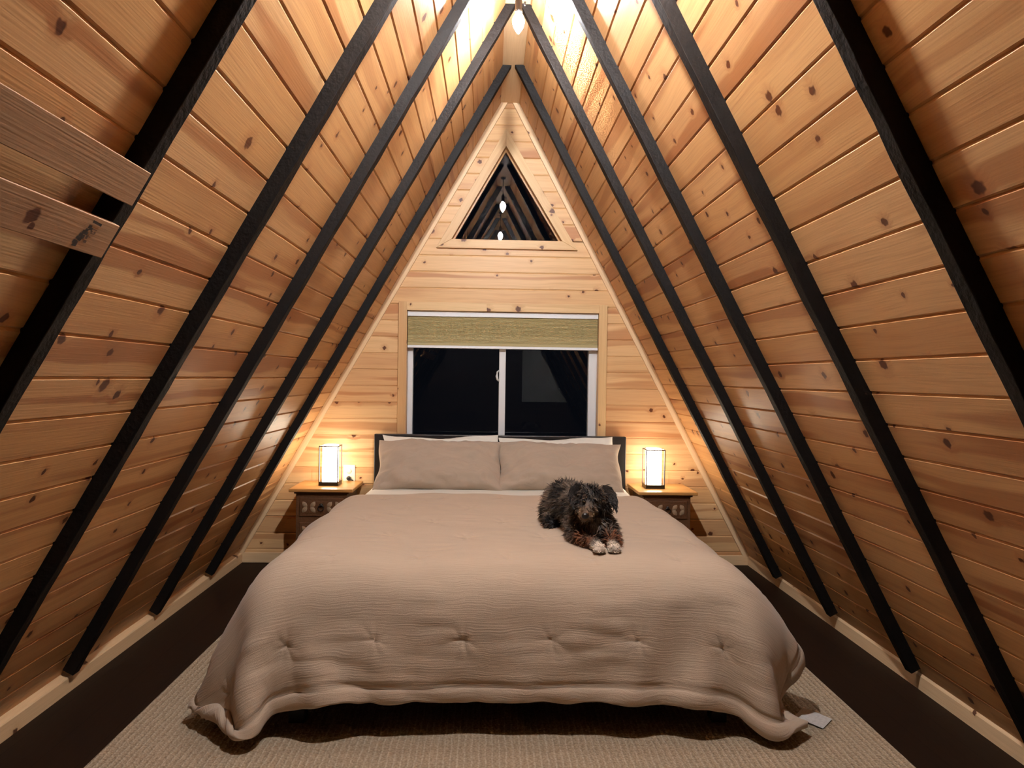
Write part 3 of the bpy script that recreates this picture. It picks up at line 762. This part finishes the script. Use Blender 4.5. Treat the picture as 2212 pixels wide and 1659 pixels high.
# outlet and the plug in it
ou=empty('wall_outlet',(-.961,YW,.545),'almond wall outlet plate on the gable wall beside the left lamp','outlet')
mb=MB(); mb.box(-.037,.037,-.006,0,-.060,.060); pl=mb.build('cover_plate',M['plate'],ou,bevel=.003)
for z in (-.022,.022):
    mb=MB(); mb.lathe([(0,-.009),(.0155,-.009),(.0165,-.006)],c=(0,0,z),n=24,axis='y'); mb.build('socket_face',M['plate'],pl)
pg=empty('power_plug',(-.961,YW-.010,.525),'black plug with a short curled cord in the outlet by the left lamp','plug')
mb=MB(); mb.lathe([(0,-.026),(.009,-.025),(.0125,-.018),(.0125,-.001),(0,-.0005)],n=18,axis='y'); mb.build('plug_body',M['rubber'],pg)
mb=MB(); mb.tube([(0,-.024,0),(-.005,-.033,-.002),(-.003,-.034,-.006),(.006,-.027,-.008),(.016,-.013,-.009),(.024,-.001,-.014),(.028,.0022,-.03),(.03,.0022,-.10)],.0032,8); mb.build('cord',M['rubber'],pg)

# ------------------------------------------------------------------ rug
def rug():
    x0,x1,y0,y1,t=-1.268,1.182,.9,3.95,.011; mb=MB(); mb.box(x0,x1,y0,y1,.0005,t)
    o=mb.build('area_rug',M['rug'],bevel=.005); return tag(o,'beige loop pile area rug on the dark floor under the bed','rug')
rug()

# ------------------------------------------------------------------ the dog
def dog():
    zb=.553
    E=[]   # (centre, radii, rotation z, rotation x)
    def e(c,r,rz=0,rx=0,ry=0): E.append((Vector(c),r,rz,rx,ry))
    # trunk: rump behind, loin, rib cage, chest in front
    e((.222,3.010,zb+.075),(.092,.105,.085)); e((.242,2.900,zb+.082),(.088,.12,.085)); e((.262,2.790,zb+.088),(.086,.12,.088)); e((.278,2.690,zb+.082),(.080,.085,.088)); e((.284,2.640,zb+.070),(.066,.060,.075))
    # haunches and folded hind leg
    e((.170,2.960,zb+.050),(.050,.095,.055),rz=.1); e((.158,2.880,zb+.020),(.030,.070,.024),rz=-.2); e((.310,2.97,zb+.05),(.05,.09,.055))
    # neck and head
    e((.283,2.660,zb+.120),(.066,.068,.062)); e((.277,2.622,zb+.158),(.062,.062,.050)); e((.272,2.598,zb+.166),(.058,.052,.042))
    e((.258,2.570,zb+.138),(.043,.038,.036)); e((.247,2.540,zb+.120),(.030,.036,.025)); e((.241,2.522,zb+.112),(.0235,.024,.0195)); e((.25,2.545,zb+.100),(.022,.030,.013))
    e((.222,2.600,zb+.140),(.024,.03,.028)); e((.312,2.603,zb+.132),(.026,.03,.030))
    # forelegs: upper arm, forearm, paw
    for pts,rs in ((((.232,2.690,zb+.050),(.222,2.615,zb+.026),(.252,2.530,zb+.020),(.278,2.470,zb+.018)),(.040,.031,.022,.020)),(((.335,2.675,zb+.050),(.345,2.590,zb+.028),(.340,2.520,zb+.021),(.334,2.470,zb+.018)),(.038,.031,.022,.020))):
        for (a,b_),(ra,rb) in zip(zip(pts[:-1],pts[1:]),zip(rs[:-1],rs[1:])):
            for k in range(7):
                f=k/6; c=Vector(a).lerp(Vector(b_),f); r=ra+(rb-ra)*f; e(c,(r,r,r*.95))
    for px in (.280,.334):
        e((px,2.452,zb+.015),(.022,.028,.016))
        for k in (-1.5,-.5,.5,1.5): e((px+k*.0098,2.430+abs(k)*.004,zb+.0115),(.0066,.013,.0105))
    # tail curled along the rump
    for k in range(8):
        f=k/7; e((.150+.05*f*f,3.02+.07*f,zb+.03-.0*f),(.022,.025,.022))
    bm=bmesh.new()
    for c,r,rz,rx,ry in E:
        M4=Matrix.Translation(c)@Matrix.Rotation(rz,4,'Z')@Matrix.Rotation(rx,4,'X')@Matrix.Diagonal((*r,1))
        bmesh.ops.create_icosphere(bm,subdivisions=3,radius=1,matrix=M4)
    me=bpy.data.meshes.new('dog'); bm.to_mesh(me); bm.free()
    tmp=bpy.data.objects.new('tmp',me); COL.objects.link(tmp)
    rm=tmp.modifiers.new('r','REMESH'); rm.mode='VOXEL'; rm.voxel_size=.0042
    sm=tmp.modifiers.new('s','SMOOTH'); sm.factor=.5; sm.iterations=9
    dg=bpy.context.evaluated_depsgraph_get(); body=bpy.data.meshes.new_from_object(tmp.evaluated_get(dg)); bpy.data.objects.remove(tmp)
    nv=len(body.vertices); co=np.empty(nv*3); body.vertices.foreach_get('co',co); co=co.reshape(-1,3)
    no=np.empty(nv*3); body.vertex_normals.foreach_get('vector',no); no=no.reshape(-1,3)
    w1_=Waves(30,6,22,70); w2_=Waves(30,14,45,71)
    def coat(p):
        # colour by place on the coat: dark merle with rust legs, white toes, pale chest, tan muzzle
        n_=w1_(p[:,0]*1.0+p[:,2]*.7,p[:,1]*1.0+p[:,2]*.5); f_=w2_(p[:,0]+p[:,2]*.6,p[:,1]-p[:,2]*.8)
        dark=np.array([.010,.008,.008]); grey=np.array([.115,.088,.068]); tan=np.array([.26,.155,.08]); rust=np.array([.17,.062,.026]); white=np.array([.68,.57,.45])
        c=dark+(grey-dark)*np.clip(.36+.36*n_+.22*f_,0,1)[:,None]
        def blob(c0,rr,col,c,k=1.0):
            m=np.clip(1.25-np.linalg.norm((p-np.array(c0))/np.array(rr),axis=1),0,1)*k; m=np.clip(m*(1+.5*f_),0,1); return c+(np.array(col)-c)*m[:,None]
        c=blob((.140,2.99,zb+.10),(.04,.06,.05),(.16,.11,.075),c,.9)
        c=blob((.290,2.59,zb+.062),(.028,.075,.050),(.40,.34,.30),c,1.0)
        c=blob((.225,2.60,zb+.080),(.05,.06,.06),(.105,.072,.045),c,.7)
        c=blob((.335,2.62,zb+.10),(.04,.07,.07),(.085,.062,.048),c,.6)
        c=blob((.241,2.535,zb+.110),(.042,.045,.030),tan,c,1.0)
        c=blob((.275,2.56,zb+.117),(.020,.04,.02),(.16,.10,.045),c,.7)
        c=blob((.247,2.57,zb+.174),(.010,.02,.012),(.13,.085,.055),c,.8)
        c=blob((.255,2.60,zb+.195),(.012,.05,.02),(.075,.062,.055),c,.7)
        c=blob((.25,2.535,zb+.020),(.05,.055,.032),rust,c); c=blob((.342,2.525,zb+.022),(.05,.055,.032),rust,c)
        c=blob((.238,2.528,zb+.094),(.016,.028,.008),(.34,.29,.24),c,.9)
        c=blob((.280,2.448,zb+.013),(.034,.036,.03),white,c,1.4); c=blob((.334,2.448,zb+.013),(.034,.036,.03),white,c,1.4)
        return np.clip(c,0,1)
    def paint(me,cols):
        at=me.color_attributes.new('coat','FLOAT_COLOR','POINT'); at.data.foreach_set('color',np.concatenate([cols,np.ones((len(cols),1))],1).astype(np.float32).ravel())
    body.color_attributes and [body.color_attributes.remove(a) for a in list(body.color_attributes)]
    paint(body,coat(co))
    m,nt,b=newmat('dog_coat'); n=N(nt); at=n('ShaderNodeVertexColor',layer_name='coat'); nt.links.new(at.outputs[0],b.inputs['Base Color']); b.inputs['Roughness'].default_value=.6; b.inputs['Specular IOR Level'].default_value=.25
    body.materials.clear(); body.materials.append(m); body.polygons.foreach_set('use_smooth',[True]*len(body.polygons))
    d=bpy.data.objects.new('dog',body); body.name='dog'; link(d); tag(d,'small dark shaggy dog with white paws lying on the tan comforter','dog')
    # ears: folded leaf flaps
    def ear(root,mid,tip,w,nm,front):
        P=[]; A,B,C=Vector(root),Vector(mid),Vector(tip)
        for i in range(9):
            f=i/8; c=A.lerp(B,f).lerp(B.lerp(C,f),f); ww=w*(math.sin(math.pi*min(1,.22+.80*f)))**.8+.0015
            t=((B-A).lerp(C-B,f)).normalized(); side=t.cross(Vector(front)).normalized(); up=side.cross(t)
            P.append([c+side*ww*s_+up*(.006*(1-s_*s_)+.0) for s_ in (-1,-.6,-.2,.2,.6,1)])
        mb=MB(); mb.grid(P,smooth=True); o=mb.build(nm,m,d); s_=o.modifiers.new('s','SOLIDIFY'); s_.thickness=.007; s_.offset=0; sb=o.modifiers.new('b','SUBSURF'); sb.levels=sb.render_levels=1
        vc=np.array([v.co[:] for v in o.data.vertices]); cc=np.tile(np.array([[.009,.007,.007]]),(len(vc),1))*(1+.6*np.random.rand(len(vc),1)); paint(o.data,cc); return P
    e1=ear((.236,2.606,zb+.196),(.200,2.592,zb+.194),(.203,2.566,zb+.132),.024,'ear',(0,-1,.2))
    e2=ear((.312,2.606,zb+.194),(.350,2.594,zb+.186),(.362,2.578,zb+.124),.022,'ear',(0,-1,.2))
    # nose and eyes
    nosem=simple('dog_nose',(.006,.005,.005),.3); eyem=simple('dog_eye',(.008,.005,.003),.08,.8)
    def ball(c,r,nm,mat):
        mb=MB(); P=[]
        for i in range(9):
            a=math.pi*i/8; P.append([(c[0]+r[0]*math.sin(a)*math.cos(2*math.pi*k/14),c[1]+r[1]*math.sin(a)*math.sin(2*math.pi*k/14),c[2]+r[2]*math.cos(a)) for k in range(14)])
        mb.grid(P,closev=True,smooth=True); return mb.build(nm,mat,d)
    ball((.2385,2.4975,zb+.1165),(.0145,.010,.0112),'nose',nosem)
    ball((.239,2.5395,zb+.157),(.0075,.006,.0075),'eye',eyem); ball((.284,2.5480,zb+.155),(.0075,.006,.0075),'eye',eyem)
    # shaggy fur: locks growing from the skin
    F=[]
    tri=[(p.vertices[0],p.vertices[1],p.vertices[2]) for p in body.polygons]+[(p.vertices[0],p.vertices[2],p.vertices[3]) for p in body.polygons if len(p.vertices)==4]
    tri=np.array(tri); A,B,C=co[tri[:,0]],co[tri[:,1]],co[tri[:,2]]; ar=np.linalg.norm(np.cross(B-A,C-A),axis=1)
    rs=np.random.RandomState(4); NF=15000; ears=[]
    for EP in (e1,e2):
        for _ in range(420):
            a_=rs.rand()*7.9; b_=rs.rand()*4.9; ia,ib=int(a_),int(b_); q=EP[ia][ib].lerp(EP[ia+1][ib],a_-ia).lerp(EP[ia][ib+1].lerp(EP[ia+1][ib+1],a_-ia),b_-ib); t_=(EP[ia+1][ib]-EP[ia][ib]).normalized(); sd_=(EP[ia][5]-EP[ia][0]).normalized(); n_=t_.cross(sd_).normalized(); n_=n_ if n_.y<0 else -n_
            ears.append((np.array(q)+np.array(n_)*.004,np.array(n_),np.array(t_)+rs.randn(3)*.22,np.array(sd_)))
    ti=rs.choice(len(tri),NF,p=ar/ar.sum()); r1,r2=np.sqrt(rs.rand(NF)),rs.rand(NF)
    pp=(1-r1)[:,None]*A[ti]+(r1*(1-r2))[:,None]*B[ti]+(r1*r2)[:,None]*C[ti]; nn=(no[tri[ti,0]]+no[tri[ti,1]]+no[tri[ti,2]]); nn/=np.linalg.norm(nn,axis=1,keepdims=True)
    keep=(pp[:,2]>zb+.004)
    muzz=np.linalg.norm((pp-np.array([.243,2.520,zb+.114]))/np.array([.034,.042,.030]),axis=1)<1
    paws=(pp[:,1]<2.50)&(pp[:,2]<zb+.05)
    face=(np.linalg.norm((pp-np.array([.262,2.565,zb+.147]))/np.array([.06,.06,.05]),axis=1)<1)
    skull=(pp[:,2]>zb+.165)
    ln=np.where(muzz,.006,np.where(paws,.007,np.where(face|skull,.013,.024)))*rs.uniform(.6,1.35,NF)
    eyes=(np.linalg.norm(pp-np.array([.239,2.538,zb+.157]),axis=1)<.013)|(np.linalg.norm(pp-np.array([.284,2.547,zb+.155]),axis=1)<.013)|(np.linalg.norm(pp-np.array([.2385,2.50,zb+.1165]),axis=1)<.015)
    keep&=~eyes
    flow=np.stack([np.full(NF,-.02),np.full(NF,.25),np.full(NF,-.75)],1)
    flow[:,0]+=np.where(pp[:,1]<2.7,(pp[:,0]-.27)*6,(pp[:,0]-.25)*3)
    flow=flow-nn*(flow*nn).sum(1,keepdims=True)+rs.randn(NF,3)*.28; flow/=np.linalg.norm(flow,axis=1,keepdims=True)
    side=np.cross(nn,flow); side/=np.linalg.norm(side,axis=1,keepdims=True)
    cb=coat(pp)*rs.uniform(.6,1.45,(NF,1))
    vs=[];fs=[];cs=[]
    for i in np.nonzero(keep)[0]:
        L=ln[i]; w=.0016+.0008*rs.rand(); p,nv_,fl,sd=pp[i],nn[i],flow[i],side[i]
        q1=p+nv_*L*.34+fl*L*.34; q2=p+nv_*L*.50+fl*L*.80
        q1[2]=max(q1[2],zb+.003); q2[2]=max(q2[2],zb+.003)
        k=len(vs); vs+= [p-sd*w-nv_*.002,p+sd*w-nv_*.002,q1+sd*w*.8,q1-sd*w*.8,q2]; fs+= [(k,k+1,k+2,k+3),(k+3,k+2,k+4)]; cs+=[cb[i]]*5
    for p,nv_,fl,sd in ears:
        L=.015*rs.uniform(.6,1.3); w=.0015; q1=p+nv_*L*.2+fl*L*.5; q2=p+nv_*L*.2+fl*L
        k=len(vs); vs+=[p-sd*w,p+sd*w,q1+sd*w*.8,q1-sd*w*.8,q2]; fs+=[(k,k+1,k+2,k+3),(k+3,k+2,k+4)]; cs+=[np.array([.014,.011,.010])*rs.uniform(.5,2.2)]*5
    fm=bpy.data.meshes.new('fur'); fm.from_pydata([tuple(v) for v in vs],[],fs); paint(fm,np.clip(np.array(cs),0,1)); fm.materials.append(m); fm.update()
    fo=bpy.data.objects.new('fur',fm); link(fo,d)
    return d
dog()

# ------------------------------------------------------------------ night outside, camera, view
w=bpy.data.worlds.new('night'); S.world=w; w.use_nodes=True
w.node_tree.nodes['Background'].inputs[0].default_value=(.004,.005,.008,1); w.node_tree.nodes['Background'].inputs[1].default_value=.4
cam=bpy.data.cameras.new('camera'); co_=bpy.data.objects.new('camera',cam); link(co_)
cam.sensor_fit='HORIZONTAL'; cam.sensor_width=36; cam.lens=1530/2212*36; cam.clip_start=.02
yaw,pitch,roll=.0335,-.0087,.0145
fw=Vector((math.sin(yaw)*math.cos(pitch),math.cos(yaw)*math.cos(pitch),math.sin(pitch))); rt=Vector((math.cos(yaw),-math.sin(yaw),0)); up=rt.cross(fw)
r2=math.cos(roll)*rt+math.sin(roll)*up; u2=-math.sin(roll)*rt+math.cos(roll)*up
co_.matrix_world=Matrix(((r2.x,u2.x,-fw.x,-.1121),(r2.y,u2.y,-fw.y,0),(r2.z,u2.z,-fw.z,1.1556),(0,0,0,1)))
S.camera=co_
S.view_settings.view_transform='Standard'; S.view_settings.look='None'; S.view_settings.gamma=1; S.view_settings.exposure=.27; S.view_settings.use_curve_mapping=False
S.cycles.use_light_tree=False; S.cycles.max_bounces=6; S.cycles.diffuse_bounces=3; S.cycles.glossy_bounces=3; S.cycles.transmission_bounces=8; S.cycles.sample_clamp_indirect=8; S.cycles.use_adaptive_sampling=True; S.cycles.adaptive_threshold=.06; S.cycles.adaptive_min_samples=20
